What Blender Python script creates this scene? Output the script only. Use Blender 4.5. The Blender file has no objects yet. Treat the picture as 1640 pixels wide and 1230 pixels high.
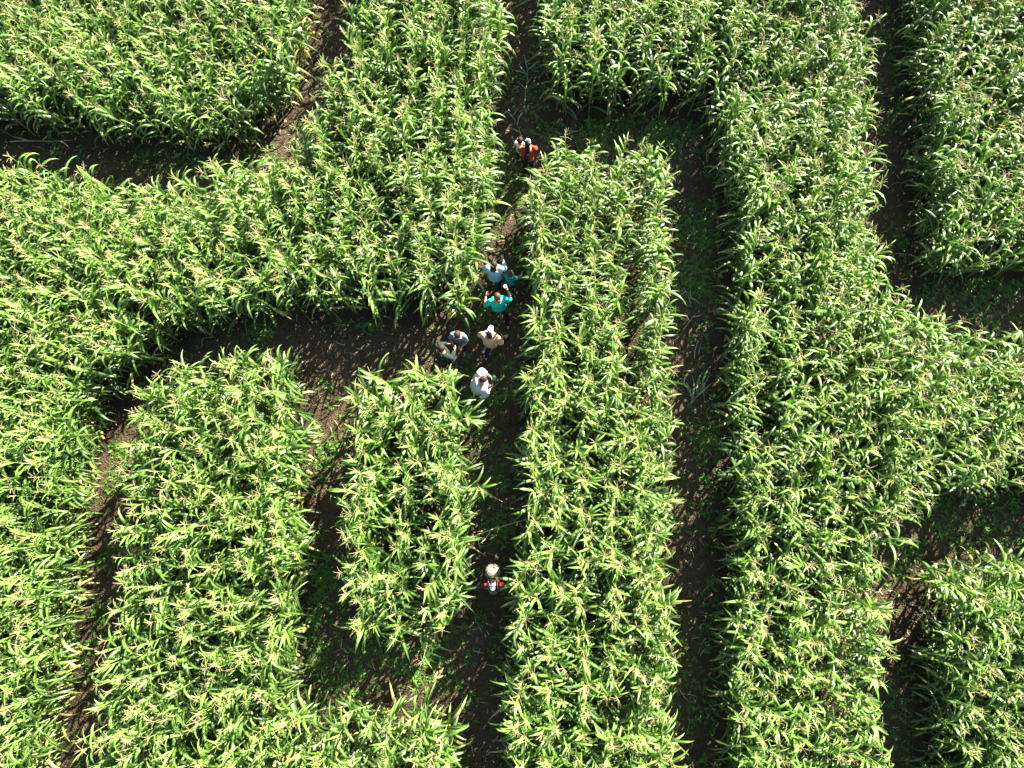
import bpy, math, random
import numpy as np
from mathutils import Matrix, Vector

random.seed(7)
rng = np.random.default_rng(11)
R = math.radians
sc = bpy.context.scene
col = sc.collection

# ------------------------------------------------------------------ camera
CAM_H = 18.5
cam_d = bpy.data.cameras.new("camera")
cam = bpy.data.objects.new("camera", cam_d)
col.objects.link(cam)
cam_d.sensor_width = 36.0
cam_d.lens = 36.0 * 1140.0 / 1640.0
cam_d.clip_end = 2000
cam.matrix_world = Matrix.Translation((0, 0, CAM_H)) @ Matrix.Rotation(R(1.5), 4, 'Y') @ Matrix.Rotation(R(10.7), 4, 'X')
sc.camera = cam

# ------------------------------------------------------------------ light
SUN_EL, SUN_AZ = 29.0, 36.0            # azimuth measured from +Y towards +X
w = bpy.data.worlds.new("World")
sc.world = w
w.use_nodes = True
nt = w.node_tree
sky = nt.nodes.new('ShaderNodeTexSky')
sky.sky_type = 'NISHITA'
sky.sun_disc = False
sky.sun_elevation = R(SUN_EL)
sky.sun_rotation = R(SUN_AZ)
bg = nt.nodes['Background']
bg.inputs['Strength'].default_value = 0.05
nt.links.new(sky.outputs[0], bg.inputs['Color'])
sd = bpy.data.lights.new("sun", 'SUN')
sd.energy = 5.0
sd.angle = R(0.5)
sd.color = (1.0, 0.95, 0.84)
sun = bpy.data.objects.new("sun", sd)
col.objects.link(sun)
sdir = Vector((math.cos(R(SUN_EL)) * math.sin(R(SUN_AZ)), math.cos(R(SUN_EL)) * math.cos(R(SUN_AZ)), math.sin(R(SUN_EL))))
sun.rotation_euler = sdir.to_track_quat('Z', 'Y').to_euler()
sun.location = sdir * 60
sc.view_settings.view_transform = 'Standard'
sc.view_settings.look = 'None'
sc.view_settings.exposure = 2.85
sc.view_settings.gamma = 1.0
sc.view_settings.use_curve_mapping = False
sc.cycles.max_bounces = 6
sc.cycles.diffuse_bounces = 1
sc.cycles.transmission_bounces = 3

# ------------------------------------------------------------------ materials
def mat(name, color, rough=0.8, spec=0.3, noise=None, bump=0.0, scale=20.0, metal=0.0):
    m = bpy.data.materials.new(name)
    m.use_nodes = True
    n = m.node_tree.nodes; l = m.node_tree.links
    p = n['Principled BSDF']
    p.inputs['Base Color'].default_value = (*color, 1)
    p.inputs['Roughness'].default_value = rough
    p.inputs['Specular IOR Level'].default_value = spec
    p.inputs['Metallic'].default_value = metal
    if noise or bump:
        tc = n.new('ShaderNodeTexCoord')
        tx = n.new('ShaderNodeTexNoise'); tx.inputs['Scale'].default_value = scale
        tx.inputs['Detail'].default_value = 5
        l.new(tc.outputs['Object'], tx.inputs['Vector'])
        if noise:
            r = n.new('ShaderNodeValToRGB')
            r.color_ramp.elements[0].position = 0.35; r.color_ramp.elements[0].color = (*color, 1)
            r.color_ramp.elements[1].position = 0.65; r.color_ramp.elements[1].color = (*noise, 1)
            l.new(tx.outputs['Fac'], r.inputs['Fac']); l.new(r.outputs['Color'], p.inputs['Base Color'])
        if bump:
            b = n.new('ShaderNodeBump'); b.inputs['Strength'].default_value = bump; b.inputs['Distance'].default_value = 0.02
            l.new(tx.outputs['Fac'], b.inputs['Height']); l.new(b.outputs['Normal'], p.inputs['Normal'])
    return m

def leaf_mat(name, dark, light, midc, trans, rough=0.36, tmix=0.3, spec=0.5):
    m = bpy.data.materials.new(name)
    m.use_nodes = True
    n = m.node_tree.nodes; l = m.node_tree.links
    p = n['Principled BSDF']; out = n['Material Output']
    a = n.new('ShaderNodeAttribute'); a.attribute_name = 'tone'
    mid = n.new('ShaderNodeAttribute'); mid.attribute_name = 'mid'
    oi = n.new('ShaderNodeObjectInfo')
    tc = n.new('ShaderNodeTexCoord')
    nz = n.new('ShaderNodeTexNoise'); nz.inputs['Scale'].default_value = 9.0; nz.inputs['Detail'].default_value = 3
    l.new(tc.outputs['Object'], nz.inputs['Vector'])
    ad = n.new('ShaderNodeMath'); ad.operation = 'MULTIPLY_ADD'
    l.new(nz.outputs['Fac'], ad.inputs[0]); ad.inputs[1].default_value = 0.5
    l.new(a.outputs['Fac'], ad.inputs[2])
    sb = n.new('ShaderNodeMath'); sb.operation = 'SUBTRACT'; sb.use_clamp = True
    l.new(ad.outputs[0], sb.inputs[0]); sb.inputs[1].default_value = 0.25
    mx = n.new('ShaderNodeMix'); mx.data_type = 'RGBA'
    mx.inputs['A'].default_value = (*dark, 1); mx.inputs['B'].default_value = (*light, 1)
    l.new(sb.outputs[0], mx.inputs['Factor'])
    dr = n.new('ShaderNodeMapRange'); dr.inputs['From Min'].default_value = 1.25; dr.inputs['From Max'].default_value = 1.7
    l.new(a.outputs['Fac'], dr.inputs['Value'])
    dm = n.new('ShaderNodeMix'); dm.data_type = 'RGBA'; dm.inputs['B'].default_value = (0.30, 0.22, 0.09, 1)
    l.new(dr.outputs['Result'], dm.inputs['Factor']); l.new(mx.outputs['Result'], dm.inputs['A'])
    mx = dm
    pw = n.new('ShaderNodeMath'); pw.operation = 'POWER'; l.new(mid.outputs['Fac'], pw.inputs[0]); pw.inputs[1].default_value = 7.0
    mm = n.new('ShaderNodeMix'); mm.data_type = 'RGBA'
    l.new(pw.outputs[0], mm.inputs['Factor']); l.new(mx.outputs['Result'], mm.inputs['A']); mm.inputs['B'].default_value = (*midc, 1)
    l.new(mm.outputs['Result'], p.inputs['Base Color'])
    p.inputs['Roughness'].default_value = rough
    p.inputs['Specular IOR Level'].default_value = spec
    t = n.new('ShaderNodeBsdfTranslucent')
    tm = n.new('ShaderNodeMix'); tm.data_type = 'RGBA'; tm.blend_type = 'MIX'
    tm.inputs['Factor'].default_value = 0.65
    l.new(mm.outputs['Result'], tm.inputs['A']); tm.inputs['B'].default_value = (*trans, 1)
    l.new(tm.outputs['Result'], t.inputs['Color'])
    ms = n.new('ShaderNodeMixShader'); ms.inputs[0].default_value = tmix
    l.new(p.outputs[0], ms.inputs[1]); l.new(t.outputs[0], ms.inputs[2])
    l.new(ms.outputs[0], out.inputs['Surface'])
    return m

M = {}
M['leaf'] = leaf_mat('corn_leaf', (0.004, 0.024, 0.003), (0.150, 0.290, 0.034), (0.26, 0.35, 0.09), (0.16, 0.38, 0.002), rough=0.46, tmix=0.22, spec=0.40)  # dark end kept near black to paint gap shade into lower leaves
M['stalk'] = mat('corn_stalk', (0.13, 0.22, 0.05), 0.5, 0.4, noise=(0.25, 0.30, 0.10), scale=14)
M['tassel'] = mat('corn_tassel', (0.38, 0.28, 0.15), 0.8, 0.2, noise=(0.30, 0.33, 0.11), scale=1.3)
M['husk'] = mat('ear_husk', (0.20, 0.30, 0.07), 0.6, 0.3, noise=(0.28, 0.34, 0.12), scale=30)
M['weed'] = leaf_mat('weed_leaf', (0.045, 0.115, 0.012), (0.085, 0.19, 0.02), (0.12, 0.2, 0.04), (0.14, 0.26, 0.03), rough=0.55, tmix=0.2, spec=0.3)
M['litter'] = mat('dry_litter', (0.34, 0.25, 0.13), 0.85, 0.15, noise=(0.50, 0.41, 0.25), scale=2.5)
M['drystalk'] = mat('dry_stalk', (0.55, 0.47, 0.32), 0.7, 0.3, noise=(0.42, 0.33, 0.20), scale=12)
M['wilted'] = leaf_mat('wilted_leaf', (0.07, 0.13, 0.06), (0.20, 0.27, 0.12), (0.35, 0.38, 0.22), (0.2, 0.28, 0.08), rough=0.5, tmix=0.15)

def soil(name, c1, c2, c3, worn=None):
    m = bpy.data.materials.new(name); m.use_nodes = True
    n = m.node_tree.nodes; l = m.node_tree.links; p = n['Principled BSDF']
    p.inputs['Roughness'].default_value = 0.95; p.inputs['Specular IOR Level'].default_value = 0.15
    tc = n.new('ShaderNodeTexCoord')
    a = n.new('ShaderNodeTexNoise'); a.inputs['Scale'].default_value = 1.6; a.inputs['Detail'].default_value = 6
    b = n.new('ShaderNodeTexNoise'); b.inputs['Scale'].default_value = 14; b.inputs['Detail'].default_value = 8
    c = n.new('ShaderNodeTexVoronoi'); c.inputs['Scale'].default_value = 28
    for t in (a, b, c): l.new(tc.outputs['Object'], t.inputs['Vector'])
    r = n.new('ShaderNodeValToRGB'); r.color_ramp.elements[0].position = 0.36; r.color_ramp.elements[1].position = 0.64
    r.color_ramp.elements[0].color = (*c1, 1); r.color_ramp.elements[1].color = (*c2, 1)
    l.new(a.outputs['Fac'], r.inputs['Fac'])
    r2 = n.new('ShaderNodeValToRGB'); r2.color_ramp.elements[0].position = 0.45; r2.color_ramp.elements[1].position = 0.7
    l.new(b.outputs['Fac'], r2.inputs['Fac'])
    mx = n.new('ShaderNodeMix'); mx.data_type = 'RGBA'; l.new(r2.outputs['Color'], mx.inputs['Factor'])
    l.new(r.outputs['Color'], mx.inputs['A']); mx.inputs['B'].default_value = (*c3, 1)
    res = mx.outputs['Result']
    if worn:                                          # earth trodden pale along the middle of the path
        at = n.new('ShaderNodeAttribute'); at.attribute_name = 'wear'
        w2 = n.new('ShaderNodeMix'); w2.data_type = 'RGBA'
        l.new(at.outputs['Fac'], w2.inputs['Factor']); l.new(res, w2.inputs['A'])
        w3 = n.new('ShaderNodeMix'); w3.data_type = 'RGBA'; l.new(r2.outputs['Color'], w3.inputs['Factor'])
        w3.inputs['A'].default_value = (*worn, 1); w3.inputs['B'].default_value = (worn[0] * .6, worn[1] * .58, worn[2] * .55, 1)
        l.new(w3.outputs['Result'], w2.inputs['B']); res = w2.outputs['Result']
    l.new(res, p.inputs['Base Color'])
    ad = n.new('ShaderNodeMath'); ad.operation = 'ADD'; l.new(b.outputs['Fac'], ad.inputs[0]); l.new(c.outputs['Distance'], ad.inputs[1])
    bp = n.new('ShaderNodeBump'); bp.inputs['Strength'].default_value = 0.9; bp.inputs['Distance'].default_value = 0.03
    l.new(ad.outputs[0], bp.inputs['Height']); l.new(bp.outputs['Normal'], p.inputs['Normal'])
    return m
M['soil'] = soil('field_soil', (0.036, 0.024, 0.013), (0.05, 0.034, 0.019), (0.026, 0.017, 0.01))
M['path'] = soil('trodden_soil', (0.043, 0.030, 0.017), (0.060, 0.042, 0.024), (0.031, 0.021, 0.012), (0.078, 0.055, 0.031))

# ------------------------------------------------------------------ helpers
def tag(o, label=None, cat=None, group=None, kind=None):
    if label: o['label'] = label
    if cat: o['category'] = cat
    if group: o['group'] = group
    if kind: o['kind'] = kind
    return o

def mesh_np(name, V, F, mats, mi=None, attrs=None, smooth=True):
    """V (n,3), F (m,4) quads as numpy arrays"""
    me = bpy.data.meshes.new(name)
    n, m = len(V), len(F)
    me.vertices.add(n); me.loops.add(4 * m); me.polygons.add(m)
    me.vertices.foreach_set('co', np.asarray(V, dtype=np.float32).ravel())
    me.loops.foreach_set('vertex_index', np.asarray(F, dtype=np.int32).ravel())
    me.polygons.foreach_set('loop_start', np.arange(0, 4 * m, 4, dtype=np.int32))
    me.polygons.foreach_set('loop_total', np.full(m, 4, dtype=np.int32))
    for x in mats: me.materials.append(x)
    if mi is not None: me.polygons.foreach_set('material_index', np.asarray(mi, dtype=np.int32))
    me.polygons.foreach_set('use_smooth', np.full(m, smooth, dtype=bool))
    for k, v in (attrs or {}).items():
        a = me.attributes.new(k, 'FLOAT', 'POINT')
        a.data.foreach_set('value', np.asarray(v, dtype=np.float32))
    me.update(calc_edges=True)
    return me

def link(name, me, parent=None, loc=None):
    o = bpy.data.objects.new(name, me)
    col.objects.link(o)
    if parent: o.parent = parent
    if loc is not None: o.location = loc
    return o

class Geo:
    def __init__(s): s.V = []; s.F = []; s.tone = []; s.mid = []; s.n = 0
    def add(s, V, F, tone=0.5, mid=0.0):
        V = np.asarray(V, float); F = np.asarray(F, int) + s.n
        s.V.append(V); s.F.append(F); s.n += len(V)
        s.tone.append(np.broadcast_to(np.asarray(tone, float), (len(V),)))
        s.mid.append(np.broadcast_to(np.asarray(mid, float), (len(V),)))
    def get(s):
        return np.concatenate(s.V), np.concatenate(s.F), np.concatenate(s.tone), np.concatenate(s.mid)

def tube(pts, rad, sides=5):
    pts = np.asarray(pts, float); rad = np.broadcast_to(np.asarray(rad, float), (len(pts),))
    T = np.gradient(pts, axis=0); T /= np.linalg.norm(T, axis=1)[:, None] + 1e-9
    up = np.array([0.0, 0.0, 1.0]) if abs(T[0][2]) < 0.9 else np.array([1.0, 0.0, 0.0])
    V = []
    for p, t, r in zip(pts, T, rad):
        a = np.cross(t, up); a /= np.linalg.norm(a) + 1e-9; b = np.cross(t, a)
        for k in range(sides):
            th = 2 * math.pi * k / sides
            V.append(p + r * (math.cos(th) * a + math.sin(th) * b))
    F = []
    for i in range(len(pts) - 1):
        for k in range(sides):
            k2 = (k + 1) % sides
            F.append((i * sides + k, i * sides + k2, (i + 1) * sides + k2, (i + 1) * sides + k))
    return np.array(V), np.array(F)

def leaf_strip(base, az, L, W, e0, e1, seg=7, kink=None, twist=0.0, fold=0.35, wave=0.0, drift=0.0, ph=0.0):
    """A blade that leaves at elevation e0 and ends at elevation e1; 3 vertices across."""
    s = np.linspace(0, 1, seg + 1)
    e = e0 + (e1 - e0) * s ** 1.4
    if kink is not None: e = np.where(s > kink[0], e - kink[1], e)
    azs = az + drift * s ** 1.5
    step = L / seg
    d = np.stack([np.cos(e) * np.cos(azs), np.cos(e) * np.sin(azs), np.sin(e)], 1)
    C = np.array(base) + np.concatenate([[[0, 0, 0]], np.cumsum((d[:-1] + d[1:]) * 0.5 * step, 0)])
    side0 = np.stack([-np.sin(azs), np.cos(azs), np.zeros_like(s)], 1)
    nrm0 = np.cross(d, side0)
    tw = twist * s
    side = side0 * np.cos(tw)[:, None] + nrm0 * np.sin(tw)[:, None]
    nrm = np.cross(d, side); nrm[nrm[:, 2] < -2] *= 1
    wd = W * 0.5 * np.minimum(1, 0.45 + 2.6 * s) * (1 - s ** 1.7) ** 0.95 + 0.0015
    up = -nrm
    fo = fold * (1 - 0.7 * s)
    wv = wave * np.sin(s * 17 + ph)
    A = C + side * (wd * np.cos(fo))[:, None] + up * (wd * np.sin(fo) + wv)[:, None]
    B = C - side * (wd * np.cos(fo))[:, None] + up * (wd * np.sin(fo) - wv)[:, None]
    V = np.empty((3 * (seg + 1), 3)); V[0::3] = A; V[1::3] = C; V[2::3] = B
    F = []
    for i in range(seg):
        a = 3 * i
        F += [(a, a + 1, a + 4, a + 3), (a + 1, a + 2, a + 5, a + 4)]
    mid = np.zeros(len(V)); mid[1::3] = 1
    return V, np.array(F), mid

# ------------------------------------------------------------------ maze layout (metres)
POLY = {}
POLY['main'] = [(-0.56, 19.5), (-0.59, 12.29), (-0.75, 10.68), (-0.7, 8.95), (-0.83, 7.61), (-1.07, 6.47), (-1.31, 5.48), (-1.71, 4.79), (-3.15, 4.87), (-4.36, 4.92), (-5.28, 5.01), (-6.35, 4.97), (-7.57, 4.87), (-8.4, 4.69), (-9.49, 4.07), (-10.58, 3.09), (-10.82, 2.04), (-10.8, 0.87), (-10.84, -0.28), (-10.83, -1.39), (-10.81, -2.75), (-10.93, -3.8), (-10.99, -5.34), (-10.99, -10.5), (-9.77, -10.5), (-9.83, -5.33), (-9.86, -3.8), (-9.8, -2.61), (-9.74, -1.66), (-9.72, -0.42), (-9.78, 1.3), (-9.83, 2.64), (-9.26, 3.54), (-8.2, 4.15), (-6.76, 4.24), (-5.81, 4.14), (-5.45, 3.07), (-5.29, 1.88), (-5.36, 0.43), (-5.23, -0.69), (-5.28, -1.79), (-5.37, -2.86), (-5.33, -3.64), (-5.0, -4.09), (-4.12, -3.99), (-3.44, -3.86), (-2.2, -3.91), (-1.41, -4.0), (-1.49, -4.64), (-1.51, -10.5), (-0.72, -10.5), (-0.71, -3.61), (-0.6, -2.31), (-0.5, -0.96), (-0.43, 0.43), (-0.36, 1.86), (-0.28, 3.34), (-0.16, 4.87), (-0.28, 6.46), (-0.18, 8.74), (0.04, 9.11), (0.83, 9.54), (1.78, 9.77), (3.26, 9.64), (3.66, 9.06), (3.68, 8.05), (3.67, 6.42), (3.54, 4.85), (3.53, 3.32), (3.55, 1.85), (3.49, 0.42), (3.37, -0.96), (3.42, -2.29), (3.32, -5.22), (3.3, -10.5), (4.08, -10.5), (4.16, -5.21), (4.26, -2.94), (4.53, -0.68), (4.61, 1.85), (4.8, 4.07), (4.9, 6.41), (4.9, 8.03), (4.77, 10.1), (4.61, 10.71), (3.23, 10.96), (1.64, 10.76), (0.33, 10.7), (0.22, 12.27), (0.2, 19.5)]
POLY['hole'] = [(-4.53, 3.61), (-4.48, 1.87), (-4.46, 0.43), (-4.52, -0.27), (-4.52, -1.38), (-4.42, -2.32), (-4.24, -2.92), (-2.92, -2.95), (-2.02, -2.88), (-1.48, -2.58), (-1.3, -1.64), (-1.25, -0.96), (-1.28, -0.27), (-1.26, 0.43), (-1.25, 1.14), (-1.31, 1.86), (-1.36, 2.75), (-1.59, 3.74), (-2.22, 3.93), (-3.41, 3.74), (-4.09, 3.7)]
POLY['tr'] = [(9.11, 19.5), (8.97, 11.39), (8.85, 9.66), (8.73, 7.98), (8.7, 6.69), (8.89, 5.89), (9.24, 5.08), (10.04, 4.64), (11.64, 4.66), (19.5, 4.65), (19.5, 5.93), (11.81, 5.94), (10.77, 5.87), (10.07, 6.2), (9.82, 6.84), (10.0, 7.97), (10.18, 9.64), (10.21, 11.37), (10.3, 19.5)]
POLY['br'] = [(19.5, 0.42), (11.07, 0.34), (9.96, 0.31), (9.12, 0.21), (8.59, -0.1), (8.28, -0.75), (8.1, -1.75), (8.06, -2.93), (8.06, -3.94), (7.83, -5.18), (7.63, -10.5), (8.66, -10.5), (8.78, -5.17), (8.93, -4.19), (8.97, -2.92), (9.06, -1.75), (9.25, -0.99), (9.69, -0.65), (10.41, -0.57), (10.96, -0.51), (19.5, -0.51)]
POLY['tl'] = [(-5.96, 19.5), (-5.98, 13.51), (-6.12, 12.4), (-6.3, 11.35), (-6.9, 10.96), (-7.28, 10.65), (-7.57, 10.12), (-8.76, 9.81), (-10.4, 9.99), (-12.06, 10.19), (-13.74, 10.38), (-20, 10.48), (-20, 9.26), (-13.59, 9.3), (-12.6, 9.24), (-11.44, 9.05), (-10.28, 8.76), (-9.0, 8.89), (-8.23, 9.19), (-7.12, 9.4), (-6.33, 9.68), (-5.91, 10.17), (-5.47, 11.47), (-5.15, 12.56), (-4.99, 13.48), (-4.91, 19.5)]
for k in POLY: POLY[k] = np.array(POLY[k], float)

def inside(P, x, y):
    r = np.zeros(x.shape, bool)
    n = len(P)
    for i in range(n):
        x1, y1 = P[i]; x2, y2 = P[(i + 1) % n]
        if y1 == y2: continue
        c = ((y1 > y) != (y2 > y)) & (x < (x2 - x1) * (y - y1) / (y2 - y1) + x1)
        r ^= c
    return r

def path_dist(x, y):
    """signed distance to the network of paths (negative on a path)"""
    x = np.asarray(x, float); y = np.asarray(y, float)
    d = np.full(x.shape, 1e9)
    for P in POLY.values():
        n = len(P)
        for i in range(n):
            ax, ay = P[i]; bx, by = P[(i + 1) % n]
            dx, dy = bx - ax, by - ay
            t = np.clip(((x - ax) * dx + (y - ay) * dy) / (dx * dx + dy * dy + 1e-12), 0, 1)
            d = np.minimum(d, np.hypot(x - ax - t * dx, y - ay - t * dy))
    ins = np.zeros(x.shape, bool)
    for k, P in POLY.items():
        if k != 'hole': ins |= inside(P, x, y)
    ins &= ~inside(POLY['hole'], x, y)
    return np.where(ins, -d, d)

def vnoise(x, y, f, seed=0):
    g = np.random.default_rng(seed).random((256, 256))
    u = np.asarray(x) * f + 100; v = np.asarray(y) * f + 100
    i = np.floor(u).astype(int); j = np.floor(v).astype(int)
    a = u - i; b = v - j; a = a * a * (3 - 2 * a); b = b * b * (3 - 2 * b)
    i %= 256; j %= 256; i1 = (i + 1) % 256; j1 = (j + 1) % 256
    return (g[i, j] * (1 - a) + g[i1, j] * a) * (1 - b) + (g[i, j1] * (1 - a) + g[i1, j1] * a) * b

X0, X1, Y0, Y1 = -18.79, 18.0, -9.0, 18.5

# ------------------------------------------------------------------ ground and paths
gv = [(-400, -400, 0), (400, -400, 0), (400, 400, 0), (-400, 400, 0)]
g = link('ground', mesh_np('ground', np.array(gv, float), np.array([[0, 1, 2, 3]]), [M['soil']], smooth=False))
tag(g, kind='structure')

def path_height(x, y, d):
    base = 0.03 * (vnoise(x, y, 1.3, 1) - 0.4) + 0.018 * (vnoise(x, y, 6, 2) - 0.5) + 0.012 * (vnoise(x, y, 15, 3) - 0.5)
    k = np.clip((d - 0.6) / 0.5, 0, 1)
    return 0.028 + base * (1 - k) - 0.08 * k
st = 0.07
gx = np.arange(X0 - 2, X1 + 2, st); gy = np.arange(Y0 - 2, Y1 + 2, st)
GX, GY = np.meshgrid(gx, gy, indexing='ij')
D = path_dist(GX.ravel(), GY.ravel()).reshape(GX.shape)
GZ = path_height(GX, GY, D)
ok = D < 1.25
idx = np.arange(GX.size).reshape(GX.shape)
cell = ok[:-1, :-1] & ok[1:, :-1] & ok[:-1, 1:] & ok[1:, 1:]
F = np.stack([idx[:-1, :-1][cell], idx[1:, :-1][cell], idx[1:, 1:][cell], idx[:-1, 1:][cell]], 1)
used = np.unique(F); remap = np.full(GX.size, -1); remap[used] = np.arange(len(used))
V = np.stack([GX.ravel()[used], GY.ravel()[used], GZ.ravel()[used]], 1)
WEAR = np.clip(0.55 - D.ravel()[used] * 1.6 + 1.3 * (vnoise(V[:, 0], V[:, 1], 0.9, 41) - 0.5) + 0.8 * (vnoise(V[:, 0], V[:, 1], 4.0, 42) - 0.5), 0, 1)
tag(link('path', mesh_np('path', V, remap[F], [M['path']], attrs={'wear': WEAR})), kind='structure')

# ------------------------------------------------------------------ corn plant variants
NV = 22
def make_variant(seed):
    r = np.random.default_rng(100 + seed)
    top = r.uniform(1.9, 2.12)
    bx, by = r.normal(0, 0.035, 2)
    def axis(z):
        t = z / top
        return np.array([bx * t * t, by * t * t, z])
    st_ = Geo()
    zs = np.linspace(0, top + 0.16, 7)
    V, F = tube([axis(z) for z in zs], np.interp(zs, [0, 1.0, top + 0.16], [0.015, 0.012, 0.005]), 5)
    st_.add(V, F)
    fo = Geo()
    n = int(r.integers(13, 16))
    plane = r.uniform(0, 2 * math.pi)
    for k in range(n):
        t = k / (n - 1)
        z = 0.25 + (top - 0.25) * t
        az = plane + (k % 2) * math.pi + r.normal(0, 0.42) + 0.25 * k * r.normal(0, 0.3)
        L = np.interp(t, [0, 0.35, 0.7, 1.0], [0.62, 0.90, 0.76, 0.40]) * r.uniform(0.85, 1.15)
        W = np.interp(t, [0, 0.4, 0.75, 1.0], [0.078, 0.094, 0.082, 0.050]) * r.uniform(0.88, 1.12)
        e0 = R(np.interp(t, [0, 0.6, 1.0], [50, 60, 68]) + r.normal(0, 8))
        e1 = R(np.interp(t, [0, 0.5, 0.85, 1.0], [-88, -84, -66, -15]) + r.normal(0, 20))
        kink = (r.uniform(0.35, 0.75), R(r.uniform(35, 80))) if r.random() < 0.22 else None
        V, F, mid = leaf_strip(axis(z), az, L, W, e0, e1, 8 if L > 0.6 else 6, kink, r.normal(0, 0.6), 0.38,
                               0.006, r.normal(0, 0.35), r.uniform(0, 6))
        s = np.repeat(np.linspace(0, 1, len(V) // 3), 3)
        tone = np.clip(0.0 + 0.80 * t ** 2.5 + r.normal(0, 0.09) + 0.10 * (1 - s) * t, 0, 1)  # older low leaves darker green, with canopy shade also painted into the colour
        if r.random() < 0.22: tone = tone + np.clip((s - 0.80) * 7, 0, 1.3)       # browned tip
        if t < 0.35 and r.random() < 0.45: tone = tone + 1.5 * (s > 0.3)          # withered lower leaf
        fo.add(V, F, tone, mid)
    ta = Geo()
    pk = axis(top + 0.12)
    nb = int(r.integers(5, 10))
    a0 = r.uniform(0, 6.28)
    cen = pk + np.array([r.normal(0, .03), r.normal(0, .03), r.uniform(0.24, 0.32)])
    V, F = tube([pk, (pk + cen) / 2, cen], [0.005, 0.005, 0.003], 3); ta.add(V, F)
    for b in range(nb):
        az = a0 + b * 2.4 + r.normal(0, 0.3)
        e = R(r.uniform(25, 70)); L = r.uniform(0.12, 0.22)
        o = pk + (cen - pk) * r.uniform(0.05, 0.45)
        d1 = np.array([math.cos(e) * math.cos(az), math.cos(e) * math.sin(az), math.sin(e)])
        e2 = e - R(r.uniform(15, 50))
        d2 = np.array([math.cos(e2) * math.cos(az), math.cos(e2) * math.sin(az), math.sin(e2)])
        V, F = tube([o, o + d1 * L * 0.5, o + d1 * L * 0.5 + d2 * L * 0.5], [0.0042, 0.0045, 0.0025], 3)
        ta.add(V, F)
    ea = Geo()
    if r.random() < 0.8:
        az = plane + r.uniform(-0.3, 0.3); z = r.uniform(0.85, 1.1); o = axis(z)
        d = np.array([0.35 * math.cos(az), 0.35 * math.sin(az), 0.93])
        V, F = tube([o + d * q for q in (0, 0.04, 0.10, 0.17, 0.22, 0.26)], [0.012, 0.024, 0.029, 0.025, 0.014, 0.006], 6)
        ea.add(V, F)
    return dict(stalk=st_, foliage=fo, tassel=ta, ear=ea)
VAR = []
PARTS = [('stalk', 'stalk'), ('foliage', 'leaf'), ('tassel', 'tassel'), ('ear', 'husk')]
for i in range(NV):
    v = make_variant(i)
    d = {}
    for pn, mn in PARTS:
        if v[pn].n: d[pn] = v[pn].get()
    VAR.append(d)
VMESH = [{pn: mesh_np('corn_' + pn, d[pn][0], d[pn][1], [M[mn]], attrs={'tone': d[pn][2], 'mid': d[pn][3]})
          for pn, mn in PARTS if pn in d} for d in VAR]

# ------------------------------------------------------------------ where the plants stand
PEOPLE_AT = [(-.05,9.4,.55),(-.25,10.0,.4),(-.87,6.05,.4),(-.42,6.1,.55),(-.8,5.2,.42),(-.95,4.4,.4),(-1.8,4.4,.36),(-2.1,4.0,.36),(-1.25,3.15,.4),(-.9,-1.5,.5)]
cand = []
ROW = 0.69
for i, x in enumerate(np.arange(X0, X1, ROW)):
    wob = rng.normal(0, 0.02)
    y = Y0 + rng.uniform(0, 0.2)
    while y < Y1:
        cand.append((x + 0.045 * y + wob + rng.normal(0, 0.045) + 0.03 * math.sin(y * 0.5 + i), y, i))
        y += abs(rng.normal(0.122, 0.035)) + 0.03
        if rng.random() < 0.03: y += 0.30
cand = np.array(cand)
pd = path_dist(cand[:, 0], cand[:, 1])
# the outermost plants of every block line its edge
eps = 0.02
gxx = (path_dist(cand[:, 0] + eps, cand[:, 1]) - path_dist(cand[:, 0] - eps, cand[:, 1])) / (2 * eps)
gyy = (path_dist(cand[:, 0], cand[:, 1] + eps) - path_dist(cand[:, 0], cand[:, 1] - eps)) / (2 * eps)
mv = (pd > 0.15) & (pd < 0.80)
want = 0.45 + 0.09 * rng.random(len(cand))
cand[mv, 0] += (gxx * (want - pd))[mv]; cand[mv, 1] += (gyy * (want - pd))[mv]
pd = path_dist(cand[:, 0], cand[:, 1])
keep = pd > 0.40
cells = {}
for q_ in np.argsort(cand[:, 1]):
    if not keep[q_]: continue
    cx_, cy_ = cand[q_, 0], cand[q_, 1]
    a_, b_ = int(cx_ / 0.15), int(cy_ / 0.15)
    if any(math.hypot(cx_ - u_, cy_ - v_) < 0.115 for i_ in (-1, 0, 1) for j_ in (-1, 0, 1) for (u_, v_) in cells.get((a_ + i_, b_ + j_), ())):
        keep[q_] = False; continue
    cells.setdefault((a_, b_), []).append((cx_, cy_))

for (px, py, rr) in PEOPLE_AT:
    keep &= np.hypot(cand[:, 0] - px, cand[:, 1] - py) > rr
cand = cand[keep]; pd = pd[keep]
NP_ = len(cand)
print('corn plants', NP_)
var = rng.integers(0, NV, NP_)
yaw = rng.uniform(0, 2 * math.pi, NP_)
patch = vnoise(cand[:, 0], cand[:, 1], 0.45, 9)
scl = (0.94 + 0.13 * patch) * rng.normal(1.0, 0.06, NP_)
scl = np.clip(scl, 0.82, 1.16)
tilt = np.abs(rng.normal(0, R(5.0), NP_)); tdir = rng.uniform(0, 2 * math.pi, NP_)
dtone = 0.22 * (vnoise(cand[:, 0], cand[:, 1], 0.3, 4) - 0.5) + rng.normal(0, 0.08, NP_)

def plant_matrix(i):
    ax = Vector((math.cos(tdir[i]), math.sin(tdir[i]), 0))
    return Matrix.Translation((cand[i, 0], cand[i, 1], 0)) @ Matrix.Rotation(tilt[i], 4, ax) @ Matrix.Rotation(yaw[i], 4, 'Z') @ Matrix.Scale(scl[i], 4)

order = np.argsort(np.hypot(cand[:, 0], cand[:, 1]))
single = set(order[:300].tolist())

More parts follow.
